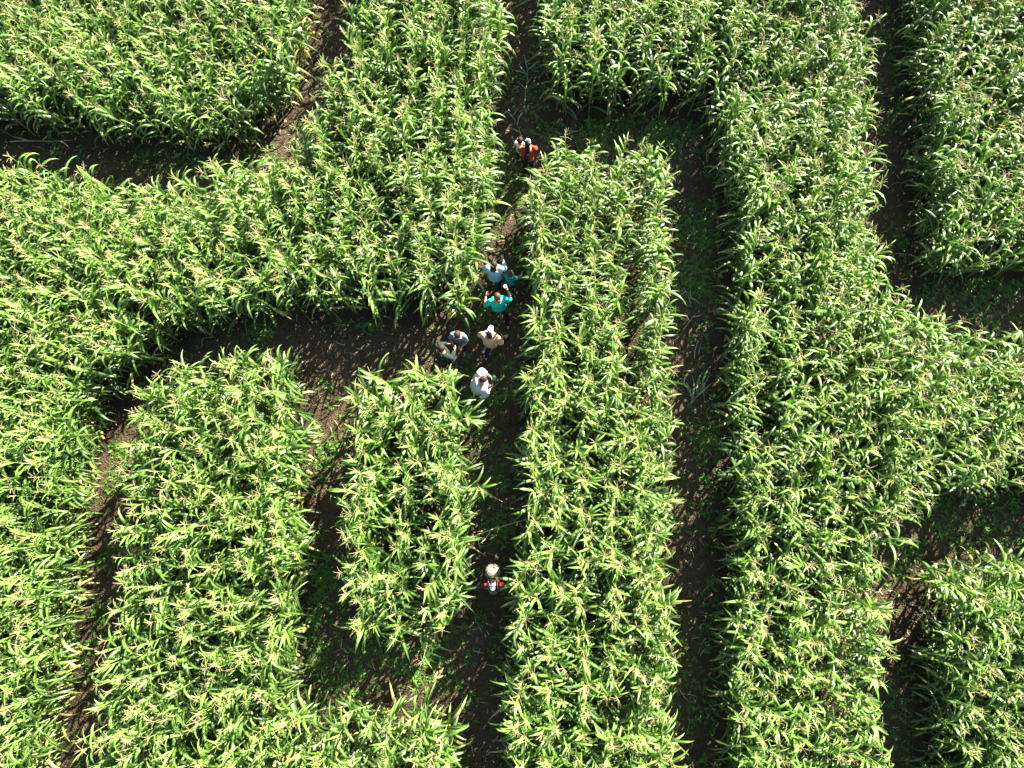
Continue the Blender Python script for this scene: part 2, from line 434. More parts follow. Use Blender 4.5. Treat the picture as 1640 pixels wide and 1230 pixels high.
# labels: size or lean, row counted from the edge of its block, place counted upwards from a landmark
ORD = 'zero first second third fourth fifth sixth seventh eighth ninth tenth eleventh twelfth thirteenth fourteenth fifteenth sixteenth seventeenth eighteenth nineteenth twentieth twenty-first twenty-second twenty-third twenty-fourth twenty-fifth twenty-sixth twenty-seventh twenty-eighth twenty-ninth thirtieth'.split() + ['far'] * 60
MARKS = [(-30, 'frame'), (-6.2, 'bottom edge'), (-3.8, 'dry husk'), (-1.5, 'cream backpack'), (-0.3, 'lying stalk'), (3.1, 'white shirt'), (4.4, 'beige shirt'), (5.2, 'turquoise shirt')]
def block_of(i):
    x, y = cand[i, 0], cand[i, 1]; u = x - 0.045 * y
    if inside(POLY['hole'], np.array([x]), np.array([y]))[0]: return 'small ringed block', 1
    if u > 3.8: return 'wide right block', 1
    if u > -0.7: return 'long middle block', 1
    if y > 4: return 'upper left block', -1
    if y < -3.4 and u > -5.2: return 'bottom corn strip', -1
    return 'lower left block', -1
BLK = {i: block_of(i) for i in range(NP_) if abs(cand[i, 0]) < 9 and abs(cand[i, 1]) < 8}
def plant_labels():
    rows = {}
    for i in BLK:
        b, s_ = BLK[i]
        rows.setdefault(b, set()).add(int(cand[i, 2]))
    out = {}
    for i in single:
        b, s_ = BLK[i]
        rs = sorted(rows[b], reverse=(s_ < 0))
        ro = rs.index(int(cand[i, 2])) + 1
        y = cand[i, 1]
        my, mn_ = [q for q in MARKS if q[0] <= y][-1]
        n_ = sum(1 for q in BLK if BLK[q][0] == b and cand[q, 2] == cand[i, 2] and my <= cand[q, 1] <= y)
        if tilt[i] > R(7.5): adj = 'leaning'
        elif scl[i] > 1.05: adj = 'tall'
        elif scl[i] < 0.94: adj = 'short'
        else: adj = 'green'
        out[i] = '%s corn plant, %s row from %s of %s, %s above %s' % (adj, ORD[ro], 'left' if s_ > 0 else 'right', b, ORD[n_], mn_)
    return out
LABEL = plant_labels()

for i in sorted(single):
    lab = LABEL[i]
    root = bpy.data.objects.new('corn_plant', None)
    root.empty_display_size = 0.1
    col.objects.link(root)
    root.matrix_world = plant_matrix(i)
    tag(root, lab, 'corn plant', 'corn plants nearest the camera')
    for pn, me in VMESH[var[i]].items():
        o = bpy.data.objects.new(pn, me); col.objects.link(o); o.parent = root

# every other plant of the field: one mesh
Vs, Fs, Ts, Ms, MI = [], [], [], [], []
off = 0
rest = np.array([i for i in range(NP_) if i not in single])
for vi in range(NV):
    ids = rest[var[rest] == vi]
    if not len(ids): continue
    mats4 = np.array([np.array(plant_matrix(i)) for i in ids])
    for pn, mn in PARTS:
        if pn not in VAR[vi]: continue
        V, F, T, Md = VAR[vi][pn]
        P = np.einsum('kij,nj->kni', mats4[:, :3, :3], V) + mats4[:, None, :3, 3]
        k, n = P.shape[0], P.shape[1]
        Vs.append(P.reshape(-1, 3))
        Fs.append((F[None] + (off + np.arange(k) * n)[:, None, None]).reshape(-1, 4))
        Ts.append((T[None] + dtone[ids][:, None]).ravel()); Ms.append(np.tile(Md, k))
        MI.append(np.full(k * len(F), [q[0] for q in PARTS].index(pn)))
        off += k * n
fm = mesh_np('corn_field', np.concatenate(Vs), np.concatenate(Fs), [M[mn] for _, mn in PARTS], np.concatenate(MI),
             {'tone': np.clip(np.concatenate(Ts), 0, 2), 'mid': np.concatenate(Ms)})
tag(link('corn_field', fm), 'dense stand of tall green corn in blocks cut by dirt paths', 'corn', kind='stuff')
print('field faces', len(fm.polygons))

# ------------------------------------------------------------------ weeds on the paths
HOT = [(-5.46,-1.7,.75,1),(-5.33,-2.76,.8,.95),(-4.03,-3.71,.9,.95),(-2.95,-3.78,.8,.85),(-5.64,3.44,.35,.9),(-5.46,1.45,.5,.7),(-.98,3.08,.35,.8),(-.81,1.12,.6,.5),(4.64,7.55,.8,.7),(4.41,6.31,.7,.7),(4.6,2.07,.6,.7),(12.2,6.24,.9,.9),(10.8,-.15,.8,.8),(-11.24,-2.3,.6,.9),(1.81,10.66,.6,.8),(3.74,10.64,.7,.9),(-.8,-.46,.6,.8)]
def scatter_weeds():
    N = 260000
    x = rng.uniform(X0, X1, N); y = rng.uniform(Y0, Y1, N)
    d = path_dist(x, y)
    m = d < 0.3
    x, y, d = x[m], y[m], d[m]
    nz = 0.6 * vnoise(x, y, 1.1, 21) + 0.4 * vnoise(x, y, 3.2, 22)
    p = 0.32 * np.clip((nz - 0.42) * 5.0, 0, 1) * np.clip(0.45 + 1.6 * (d + 0.35), 0.3, 1.0)
    for (hx, hy, hr, hs) in HOT:
        p = np.maximum(p, hs * np.clip(1.3 - np.hypot(x - hx, y - hy) / hr, 0, 1) * np.clip((nz - 0.25) * 4, 0.15, 1))
    k = rng.random(len(x)) < p
    x, y, d = x[k], y[k], d[k]
    z = np.maximum(path_height(x, y, d), 0.0)
    G = Geo()
    for i in range(len(x)):
        grass = rng.random() < 0.25
        nl = int(rng.integers(4, 8))
        tone = rng.uniform(0.1, 0.9)
        h = rng.uniform(0, 0.05)
        for j in range(nl):
            az = rng.uniform(0, 6.28)
            if grass:
                L = rng.uniform(0.06, 0.16); W = 0.009; e0 = R(rng.uniform(40, 85)); e1 = R(rng.uniform(-30, 30)); hh = 0; sg = 3
            else:
                L = rng.uniform(0.04, 0.12); W = L * rng.uniform(0.35, 0.55); e0 = R(rng.uniform(5, 60)); e1 = R(rng.uniform(-40, 10)); hh = h * rng.random(); sg = 3
            V, F, mid = leaf_strip((x[i] + rng.normal(0, .012), y[i] + rng.normal(0, .012), z[i] + hh - 0.004), az, L, W, e0, e1, sg, fold=0.2)
            G.add(V, F, np.clip(tone + rng.normal(0, .1), 0, 1), mid)
    V, F, T, Md = G.get()
    print('weeds', len(x), len(F))
    tag(link('weeds', mesh_np('weeds', V, F, [M['weed']], attrs={'tone': T, 'mid': Md})), 'low green weeds and grass growing on the dirt paths', 'weeds', kind='stuff')
scatter_weeds()

def scatter_litter():
    N = 9000
    x = rng.uniform(X0, X1, N); y = rng.uniform(Y0, Y1, N)
    d = path_dist(x, y); m = (d < 0.25) & (rng.random(N) < 0.45 + 0.55 * (vnoise(x, y, 0.8, 31) > 0.5))
    x, y, d = x[m], y[m], d[m]
    z = np.maximum(path_height(x, y, d), 0.0)
    G = Geo()
    for i in range(len(x)):
        L = rng.uniform(0.06, 0.42) * (0.5 + 0.5 * rng.random()); W = rng.uniform(0.006, 0.022)
        if rng.random() < 0.08: W *= 2
        V, F, mid = leaf_strip((x[i], y[i], z[i] + 0.012), rng.uniform(0, 6.28), L, W, R(rng.uniform(-3, 14)), R(rng.uniform(-16, 3)), 5,
                               None, rng.normal(0, 0.7), 0.3, 0.002, rng.normal(0, 0.7))
        G.add(V, F, 0.5, mid)
    V, F, T, Md = G.get()
    tag(link('straw_litter', mesh_np('straw_litter', V, F, [M['litter']], attrs={'tone': T, 'mid': Md})), 'dry shreds of corn leaf and straw scattered over the paths', 'litter', kind='stuff')
scatter_litter()

# ------------------------------------------------------------------ single fallen things
def ground_z(x, y):
    xa, ya = np.array([x]), np.array([y])
    return max(0.0, float(path_height(xa, ya, path_dist(xa, ya))[0]))

def fallen_plant(name, p0, p1, rad, leaves, smat, lmat, label, cat, lift=0.03, group=None, seed=0, spread=0.55):
    """a cut or broken stalk lying from p0 (butt) to p1 (tip); leaves = list of (t, side angle deg, length, width)"""
    r = np.random.default_rng(900 + seed)
    p0 = np.array([*p0, 0.0]) if len(p0) == 2 else np.array(p0, float)
    p1 = np.array([*p1, 0.0]) if len(p1) == 2 else np.array(p1, float)
    gz0 = ground_z(*p0[:2])
    root = bpy.data.objects.new(name, None); root.empty_display_size = 0.1; col.objects.link(root)
    root.location = (p0[0], p0[1], gz0)
    d = p1 - p0; L = np.linalg.norm(d[:2]); az = math.atan2(d[1], d[0])
    n = 8
    pts = []
    side = np.array([-math.sin(az), math.cos(az), 0])
    for k in range(n):
        t = k / (n - 1)
        pts.append(d * t + side * 0.05 * L * math.sin(t * 3.0 + seed) + np.array([0, 0, lift + p0[2]]))
    g_ = Geo(); V, F = tube(pts, np.linspace(rad, rad * 0.45, n), 6); g_.add(V, F)
    V, F, T, Md = g_.get()
    link('stalk', mesh_np(name + '_stalk', V, F, [smat]), root)
    g2 = Geo()
    for (t, ang, ll, ww) in leaves:
        q = t * (n - 1); i = min(int(q), n - 2); o = pts[i] + (pts[i + 1] - pts[i]) * (q - i)
        V, F, mid = leaf_strip(o, az + R(ang), ll, ww, R(r.uniform(8, 25)), R(r.uniform(-22, -6)), 7, None, r.normal(0, .5), 0.35, 0.004, r.normal(0, .5))
        V[:, 2] = np.maximum(V[:, 2], 0.012)
        g2.add(V, F, r.uniform(0.2, 0.7), mid)
    V, F, T, Md = g2.get()
    link('foliage', mesh_np(name + '_foliage', V, F, [lmat], attrs={'tone': T, 'mid': Md}), root)
    tag(root, label, cat, group)
    return root

M['wilted_s'] = mat('wilted_stalk', (0.22, 0.28, 0.14), 0.6, 0.3, noise=(0.32, 0.34, 0.20), scale=10)
M['husk_dry'] = mat('dry_husk', (0.50, 0.40, 0.12), 0.7, 0.2, noise=(0.55, 0.48, 0.25), scale=10)
fallen_plant('dry_stalk', (-1.95, -.78), (-.02, .10), .020, [(.45, 150, .45, .02), (.30, 168, .5, .02), (.5, -140, .5, .025), (.35, -120, .4, .03), (.2, -30, .35, .02)], M['drystalk'], M['litter'],
             'long dry branched stalk lying slantwise across the middle path', 'stalk', lift=.28, seed=1)
fallen_plant('broken_corn_stalk', (-.07, 11.62), (-.10, 12.75), .014, [(.35, 35, .4, .04), (.5, -35, .45, .045), (.75, 40, .42, .05), (.9, -55, .45, .06), (.95, 12, .5, .05), (.8, 75, .4, .05)], M['wilted_s'], M['wilted'],
             'pale broken corn stalk lying straight along the top of the middle path', 'broken stalk', lift=.06, seed=2)
fallen_plant('broken_corn_stalk', (-.18, 10.45), (-.50, 11.25), .010, [(.3, 40, .4, .04), (.6, -30, .5, .04), (.8, 12, .5, .045), (.95, -60, .35, .04)], M['wilted_s'], M['wilted'],
             'short broken green stalk just above the red-topped person', 'broken stalk', lift=.05, seed=3)
fallen_plant('cut_corn_leaves', (4.15, 2.95), (4.75, 3.75), .010, [(.0, 20, .8, .07), (.1, 55, .7, .06), (.3, 45, .75, .07), (.25, -10, .6, .06), (.5, 30, .7, .06), (.2, 80, .6, .06), (.6, -150, .5, .05)], M['wilted_s'], M['wilted'],
             'heap of cut green corn leaves lying in the right-hand upright path', 'leaves', lift=.04, seed=4)
fallen_plant('dry_corn_stem', (4.05, 4.95), (4.45, 5.35), .010, [(.5, 70, .3, .03), (.8, -40, .3, .03)], M['drystalk'], M['litter'], 'short dry stem in the right-hand upright path above the leaf heap', 'stem', lift=.02, seed=5)
fallen_plant('dry_corn_stem', (4.15, 6.1), (4.3, 5.62), .010, [(.6, 50, .35, .03), (.2, -60, .3, .03)], M['drystalk'], M['litter'], 'bent dry stem highest of the dry stems in the right-hand upright path', 'stem', lift=.02, seed=6)
fallen_plant('dry_corn_stem', (4.35, 4.15), (4.42, 4.6), .014, [(.9, 25, .2, .03), (.9, -25, .2, .03)], M['drystalk'], M['litter'], 'pale forked dry stem just above the heap of cut leaves', 'stem', lift=.02, seed=7)
fallen_plant('dry_corn_stem', (-14.9, 10.55), (-13.1, 10.75), .016, [(.5, 20, .6, .04), (.8, -30, .5, .04), (.3, 160, .5, .04)], M['drystalk'], M['litter'], 'long pale dry stem in the dark path at the top left', 'stem', lift=.05, seed=8)
fallen_plant('dry_husk', (-2.42, -3.95), (-2.22, -3.68), .012, [(.2, 30, .26, .06), (.4, -30, .24, .06), (.7, 5, .22, .05)], M['drystalk'], M['husk_dry'], 'yellow dry husk on bare soil near the weedy bend', 'husk', lift=.02, seed=9)
fallen_plant('cut_corn_leaf', (-.35, 14.75), (.05, 14.95), .006, [(.0, 0, .55, .06)], M['wilted_s'], M['wilted'], 'single cut leaf lying at the very top of the middle path', 'leaf', lift=.03, seed=10)


# ------------------------------------------------------------------ people
def rotm(rx=0, ry=0, rz=0):
    return np.array(Matrix.Rotation(R(rz), 3, 'Z') @ Matrix.Rotation(R(rx), 3, 'X') @ Matrix.Rotation(R(ry), 3, 'Y'))

class Soup:
    """closed shapes that a voxel remesh fuses into one continuous surface"""
    def __init__(s): s.V = []; s.F = []; s.n = 0
    def put(s, V, F):
        s.V += [tuple(v) for v in V]; s.F += [tuple(i + s.n for i in f) for f in F]; s.n += len(V)
    def ell(s, c, r, rot=None, nu=20, nv=12):
        V = []
        for i in range(nv + 1):
            ph = math.pi * i / nv
            for j in range(nu):
                th = 2 * math.pi * j / nu
                V.append((r[0] * math.sin(ph) * math.cos(th), r[1] * math.sin(ph) * math.sin(th), r[2] * math.cos(ph)))
        V = np.array(V)
        if rot is not None: V = V @ rot.T
        V = V + np.array(c)
        F = [(i * nu + j, (i + 1) * nu + j, (i + 1) * nu + (j + 1) % nu, i * nu + (j + 1) % nu) for i in range(nv) for j in range(nu)]
        s.put(V, F)
    def chain(s, pts, rads, flat=None, sides=14, round_ends=True):
        """tapered limb through pts; balls at the joints keep it continuous"""
        pts = [np.array(p, float) for p in pts]
        for i in range(len(pts) - 1):
            a, b = pts[i], pts[i + 1]; d = b - a; L = np.linalg.norm(d); d = d / (L + 1e-9)
            up = np.array([0, 0, 1.0]) if abs(d[2]) < 0.9 else np.array([0, 1.0, 0])
            u = np.cross(d, up); u /= np.linalg.norm(u); v = np.cross(d, u)
            V = []; K = 5
            for k in range(K + 1):
                t = k / K; r = rads[i] + (rads[i + 1] - rads[i]) * t
                r *= 1 + 0.06 * math.sin(math.pi * t) * (1 if r > 0.03 else 0)
                for j in range(sides):
                    th = 2 * math.pi * j / sides
                    V.append(a + d * L * t + r * (math.cos(th) * u + math.sin(th) * v))
            V += [a, b]
            F = [(k * sides + j, k * sides + (j + 1) % sides, (k + 1) * sides + (j + 1) % sides, (k + 1) * sides + j) for k in range(K) for j in range(sides)]
            F += [(len(V) - 2, (j + 1) % sides, j) for j in range(sides)]
            F += [(len(V) - 1, K * sides + j, K * sides + (j + 1) % sides) for j in range(sides)]
            s.put(V, F)
        for p, r in zip(pts, rads):
            s.ell(p, (r, r, r), nu=sides, nv=8)
    def loft(s, rings, sides=22):
        """rings: (cx, cy, z, rx, ry)"""
        V = []
        for cx, cy, z, rx, ry in rings:
            for j in range(sides):
                th = 2 * math.pi * j / sides; c, q = math.cos(th), math.sin(th)
                V.append((cx + rx * math.copysign(abs(c) ** 0.85, c), cy + ry * math.copysign(abs(q) ** 0.85, q), z))
        n = len(rings)
        V += [(rings[0][0], rings[0][1], rings[0][2]), (rings[-1][0], rings[-1][1], rings[-1][2])]
        F = [(k * sides + j, k * sides + (j + 1) % sides, (k + 1) * sides + (j + 1) % sides, (k + 1) * sides + j) for k in range(n - 1) for j in range(sides)]
        F += [(len(V) - 2, (j + 1) % sides, j) for j in range(sides)] + [(len(V) - 1, (n - 1) * sides + j, (n - 1) * sides + (j + 1) % sides) for j in range(sides)]
        s.put(V, F)
    def mesh(s, name, voxel, mats, smooth=3, wrinkle=0.0):
        me = bpy.data.meshes.new(name + '_tmp'); me.from_pydata(s.V, [], s.F); me.update()
        ob = bpy.data.objects.new('tmp', me); col.objects.link(ob)
        m = ob.modifiers.new('r', 'REMESH'); m.mode = 'VOXEL'; m.voxel_size = voxel; m.use_smooth_shade = True
        if smooth:
            q = ob.modifiers.new('s', 'SMOOTH'); q.factor = 0.5; q.iterations = smooth
        dg = bpy.context.evaluated_depsgraph_get()
        out = bpy.data.meshes.new_from_object(ob.evaluated_get(dg))
        out.name = name
        bpy.data.objects.remove(ob); bpy.data.meshes.remove(me)
        out.materials.clear()
        for x in mats: out.materials.append(x)
        n = len(out.vertices)
        if wrinkle:
            co = np.empty(n * 3, np.float32); out.vertices.foreach_get('co', co); co = co.reshape(-1, 3)
            no = np.empty(n * 3, np.float32); out.vertex_normals.foreach_get('vector', no); no = no.reshape(-1, 3)
            wv = np.sin(co[:, 0] * 31 + 3 * np.sin(co[:, 2] * 17)) * np.sin(co[:, 2] * 43 + 2.5 * np.sin(co[:, 1] * 23 + co[:, 0] * 14)) + 0.5 * np.sin(co[:, 1] * 61 + co[:, 2] * 37)
            co = co + no * (wrinkle * wv)[:, None]
            out.vertices.foreach_set('co', co.ravel().astype(np.float32)); out.update()
        out.polygons.foreach_set('use_smooth', np.ones(len(out.polygons), bool))
        return out

def face_centres(me):
    c = np.empty(len(me.polygons) * 3, np.float32); me.polygons.foreach_get('center', c); return c.reshape(-1, 3)

SKIN = mat('skin', (0.34, 0.17, 0.11), 0.5, 0.4, noise=(0.38, 0.20, 0.13), scale=8)
EYE = mat('eye', (0.03, 0.02, 0.015), 0.2, 0.6)
LIP = mat('lips', (0.42, 0.13, 0.11), 0.45, 0.4)

def cloth(name, c, c2=None, rough=0.85):
    return mat(name, c, rough, 0.2, noise=c2 or tuple(min(1, q * 1.12) for q in c), bump=0.3, scale=60)

def person(loc, yaw, height, label, j=None, hs=1.0, hair=None, hairc=(0.05, 0.03, 0.02), shirtc=(0.5, 0.5, 0.5), shirt2=None, sleeve=0.55,
           pantc=(0.02, 0.02, 0.03), shorts=False, shoec=(0.7, 0.7, 0.7), head_rot=(-15, 0, 0), lean=0.0, curl=(35, 35), loose=0.0, cap=None, wide=1.0,
           group='people walking in the corn maze', mark=None, hem=.90):
    k = height / 1.72
    J = dict(neck=(0, .0, 1.45), head=(0, .03, 1.60), sL=(-.175, 0, 1.40), sR=(.175, 0, 1.40),
             eL=(-.25, -.03, 1.13), eR=(.25, -.03, 1.13), wL=(-.24, .12, .91), wR=(.24, .12, .91),
             hL=(-.09, 0, .90), hR=(.09, 0, .90), kL=(-.10, .06, .49), kR=(.10, .02, .49),
             aL=(-.10, .12, .085), aR=(.10, -.16, .10), tL=(-.12, .28, .04), tR=(.12, .0, .03))
    J.update(j or {})
    J = {a: np.array(b, float) for a, b in J.items()}
    def sh(p):
        p = np.array(p, float); t = max(0, p[2] - 0.95)
        p[1] += lean * t; p[2] -= 0.5 * lean * lean * t; return p
    for a in ('neck', 'head', 'sL', 'sR', 'eL', 'eR', 'wL', 'wR'): J[a] = sh(J[a])
    for a in ('sL', 'sR', 'eL', 'eR', 'wL', 'wR'): J[a][0] *= wide
    root = bpy.data.objects.new('person', None); root.empty_display_size = 0.3; col.objects.link(root)
    gz = ground_z(*loc)
    root.location = (loc[0], loc[1], gz); root.rotation_euler = (0, 0, R(yaw)); root.scale = (k, k, k)
    tag(root, label, 'person', group)
    HR = rotm(*head_rot)
    H = J['head']
    def hp(p): return H + HR @ (np.array(p, float) * hs)
    # body: one continuous surface
    b = Soup()
    def torso(inf=0.0, z0=.80, z1=1.47, neck=True):
        rg = [(.80, .145, .105), (.90, .165, .122), (.98, .160, .118), (1.08, .138, .105), (1.18, .148, .112), (1.30, .170, .118), (1.38, .168, .105), (1.43, .115, .085), (1.47, .060, .062)]
        o = []
        for z, rx, ry in rg:
            if z < z0 - 1e-6 or z > z1 + 1e-6: continue
            p = sh((0, 0, z)); wq = wide if z > 1.1 else 1
            o.append((p[0], p[1], p[2], (rx + inf) * wq, ry + inf))
        return o
    b.loft(torso())
    b.chain([J['neck'] + (0, -.01, -.03), H + HR @ np.array([0, -.01, -.05])], [.056, .052])
    b.ell(hp((0, 0, .012)), np.array([.076, .096, .108]) * hs, HR)
    b.ell(hp((0, .022, -.055)), np.array([.056, .066, .062]) * hs, HR)
    b.ell(hp((0, .096, -.008)), np.array([.012, .020, .022]) * hs, HR, 10, 8)
    b.ell(hp((0, .086, .030)), np.array([.045, .014, .010]) * hs, HR, 12, 8)
    b.ell(hp((0, .082, -.052)), np.array([.024, .012, .010]) * hs, HR, 12, 8)
    b.ell(hp((0, .076, -.082)), np.array([.022, .018, .016]) * hs, HR, 12, 8)
    for sx in (-1, 1): b.ell(hp((sx * .078, -.005, -.008)), np.array([.010, .018, .030]) * hs, HR, 12, 8)
    for S, sx in (('L', -1), ('R', 1)):
        b.chain([J['s' + S], J['e' + S], J['w' + S]], [.052, .040, .027])
        d = J['w' + S] - J['e' + S]; d /= np.linalg.norm(d)
        inward = np.array([-sx, 0.25, -0.3]); inward -= d * inward.dot(d); inward /= np.linalg.norm(inward)
        across = np.cross(d, inward); across /= np.linalg.norm(across)
        if across[1] < 0 and abs(across[1]) > 0.2: across = -across       # thumb side looks forward / up
        elif abs(across[1]) <= 0.2 and across[2] < 0: across = -across
        W0 = J['w' + S]
        pr = np.stack([across, d, inward], 1)
        b.ell(W0 + d * .048, (.039, .052, .015), pr, 14, 10)
        c = R(curl[0 if S == 'L' else 1])
        for fi, (off, ln) in enumerate(((.029, .95), (.010, 1.08), (-.010, 1.0), (-.028, .78))):
            p = W0 + d * (.088 - abs(off) * .25) + across * off
            pts = [p - d * .02, p]; ang = 0.3 * c
            for sl in (.042, .026, .020):
                p = p + (d * math.cos(ang) + inward * math.sin(ang) + across * off * 2.0) * sl * ln
                pts.append(p); ang += c
            b.chain(pts, [.0095, .0095, .0088, .0080, .0072], sides=8)
        p = W0 + d * .025 + across * .030
        pts = [p]
        dd = d * .65 + across * .70 + inward * .30; dd /= np.linalg.norm(dd)
        for q, sl in enumerate((.036, .028, .022)):
            p = p + dd * sl; pts.append(p); dd = dd + inward * .25 + d * .2; dd /= np.linalg.norm(dd)
        b.chain(pts, [.014, .0115, .010, .0085], sides=8)
        b.chain([J['h' + S], J['k' + S], J['a' + S]], [.080, .054, .037])
        b.chain([J['a' + S] + (0, -.02, -.03), J['t' + S] + (0, 0, .0)], [.034, .026])
    me = b.mesh('person_body', .0078, [SKIN, EYE, LIP], smooth=1)
    fc = face_centres(me); mi = np.zeros(len(fc), np.int32)
    for sx in (-1, 1):
        mi[np.linalg.norm(fc - hp((sx * .031, .086, .010)), axis=1) < .013 * hs] = 1
    q = (fc - H) @ HR / hs
    mi[(np.abs(q[:, 0]) < .023) & (np.abs(q[:, 2] + .052) < .008) & (q[:, 1] > .07)] = 2
    me.polygons.foreach_set('material_index', mi)
    link('body', me, root)
    # shirt
    s = Soup()
    rg = torso(.016 + loose, hem, 1.43)
    if loose > 0.02: rg = [(x_, y_, z_, rx * (1 + .10 * (1.4 - z_)), ry * (1 + .35 * (1.4 - z_))) for x_, y_, z_, rx, ry in rg]
    p = rg[0]; rg = [(p[0], p[1], p[2] - .06, p[3] * 1.01, p[4] * 1.01)] + rg
    s.loft(rg)
    for S in 'LR':
        a, e, w_ = J['s' + S], J['e' + S], J['w' + S]
        lo = loose * 0.8
        if sleeve <= 1: s.chain([a, a + (e - a) * sleeve], [.066 + lo * .7, .058 + lo])
        else: s.chain([a, e, e + (w_ - e) * (sleeve - 1)], [.066 + lo * .7, .054 + lo, .040 + lo])
    mats = [cloth('shirt', shirtc, shirt2)]
    if mark: mats.append(cloth('shirt_mark', mark[0]))
    me = s.mesh('person_shirt', .010, mats, smooth=3, wrinkle=.0045)
    if mark:
        fc = face_centres(me); c = sh(mark[1]); rel = fc - c
        rr = np.maximum(np.abs(rel[:, 0]), np.abs(rel[:, 2]))
        mi = ((rr < mark[2]) & (rr > mark[2] * mark[3]) & (rel[:, 1] * mark[4] > -0.06)).astype(np.int32)
        me.polygons.foreach_set('material_index', mi)
    link('shirt', me, root)
    # trousers or shorts
    s = Soup()
    rg = torso(.010, .80, 1.0); s.loft(rg)
    for S in 'LR':
        h_, kn, an = J['h' + S], J['k' + S], J['a' + S]
        if shorts: s.chain([h_, h_ + (kn - h_) * .85], [.096, .082])
        else: s.chain([h_, kn, kn + (an - kn) * .93], [.092, .068, .056])
    link('shorts' if shorts else 'trousers', s.mesh('person_trousers', .011, [cloth('trousers', pantc)], smooth=2, wrinkle=.004), root)
    # shoes
    sm = mat('shoe', shoec, 0.6, 0.3, noise=tuple(q * 0.75 for q in shoec), scale=25)
    sole = mat('shoe_sole', (0.45, 0.44, 0.42), 0.8, 0.2)
    for S in 'LR':
        an, to = J['a' + S], J['t' + S]
        s = Soup()
        d = (to - an); d[2] = 0; d /= np.linalg.norm(d) + 1e-9
        tip = to + d * .05
        heel = an - d * .06; heel[2] = an[2] - .045
        tp = tip.copy(); tp[2] = max(.030, to[2] - .005)
        f = tp - heel; az = math.atan2(f[1], f[0]); el = math.asin(max(-1, min(1, f[2] / np.linalg.norm(f))))
        rm = np.array(Matrix.Rotation(az, 3, 'Z') @ Matrix.Rotation(-el, 3, 'Y'))
        L = np.linalg.norm(f)
        s.ell(heel + f * .26, (L * .30, .038, .040), rm)
        s.ell(heel + f * .62, (L * .40, .047, .034), rm)
        s.ell(heel + f * .50, (L * .42, .036, .030), rm)
        s.chain([an + (0, 0, -.01), an + (0, 0, -.045)], [.044, .044])
        me = s.mesh('person_shoe', .009, [sm, sole], smooth=2)
        fc = (face_centres(me) - heel) @ rm
        me.polygons.foreach_set('material_index', (fc[:, 2] < -.018).astype(np.int32))
        link('shoe', me, root)
    # hair
    if hair:
        s = Soup()
        s.ell(hp((0, -.018, .034)), np.array([.090, .104, .108]) * hs, HR)
        s.ell(hp((0, -.040, -.010)), np.array([.078, .072, .090]) * hs, HR)
        for q in range(14):                                                   # uneven locks over the crown
            a = q * 2.4; r_ = .062 * math.sqrt((q + .5) / 14)
            s.ell(hp((math.cos(a) * r_, -.02 + math.sin(a) * r_ * 1.2, .115 - r_ * .55)), np.array([.020, .032, .022]) * hs, HR @ rotm(rz=math.degrees(a)), 10, 6)
        if hair == 'long':
            s.ell(hp((0, -.062, -.09)), np.array([.080, .045, .12]) * hs, HR)
            s.ell(hp((0, -.075, -.19)) , np.array([.072, .032, .10]) * hs, HR)
        if hair == 'tail':
            pts = [hp((0, -.10, .04)), hp((0, -.145, .02)), hp((0.01, -.155, -.06)), hp((0.0, -.14, -.15))]
            s.chain(pts, [.020, .026, .024, .010], sides=10)
        if hair == 'bun':
            s.ell(hp((0, -.10, .07)), (.040, .040, .036), HR)
        link('hair', s.mesh('person_hair', .007, [mat('hair', tuple(q * .32 for q in hairc), 0.6, 0.25, noise=tuple(q * .55 for q in hairc), bump=0.8, scale=45)], smooth=1, wrinkle=.002), root)
    if cap:
        c1, c2, fwd = cap
        s = Soup()
        s.ell(hp((0, -.006, .052)), np.array([.092, .108, .086]) * hs, HR)
        s.ell(hp((0, .110 * fwd, .055)), np.array([.068, .075, .010]) * hs, HR @ rotm(rx=-8 * fwd))
        s.ell(hp((0, -.006, .137)), np.array([.011, .011, .008]) * hs, HR)
        me = s.mesh('person_cap', .0065, [cloth('cap', c1), cloth('cap_panel', c2), cloth('cap_mark', (.02, .02, .025))], smooth=1)
        q = (face_centres(me) - H) @ HR / hs
        mi = (q[:, 1] * fwd < -.02).astype(np.int32)
        if len(cap) == 3 and fwd > 0 and c2[0] < 0.1:
            for cx, cy in ((-.020, .050), (.028, .062)):
                mi[(np.abs(q[:, 1] - cy - 0.5 * (q[:, 0] - cx)) < .008) & (np.abs(q[:, 0] - cx) < .021)] = 2
        me.polygons.foreach_set('material_index', mi)
        link('cap', me, root)
    root['_k'] = k
    world = Matrix.Translation((loc[0], loc[1], gz)) @ Matrix.Rotation(R(yaw), 4, 'Z') @ Matrix.Scale(k, 4)
    del root['_k']
    return root, world, J, sh

def carried(name, cat, label, world, parts, group=None):
    """a thing of its own, modelled in the carrier's frame; parts = list of (name, Soup, voxel, material)"""
    root = bpy.data.objects.new(name, None); root.empty_display_size = 0.1; col.objects.link(root)
    root.matrix_world = world
    for pn, s, vx, m in parts:
        link(pn, s.mesh(name + '_' + pn, vx, [m], smooth=1, wrinkle=0.0 if name in ('phone', 'cup') else .003), root)
    tag(root, label, cat, group)
    return root

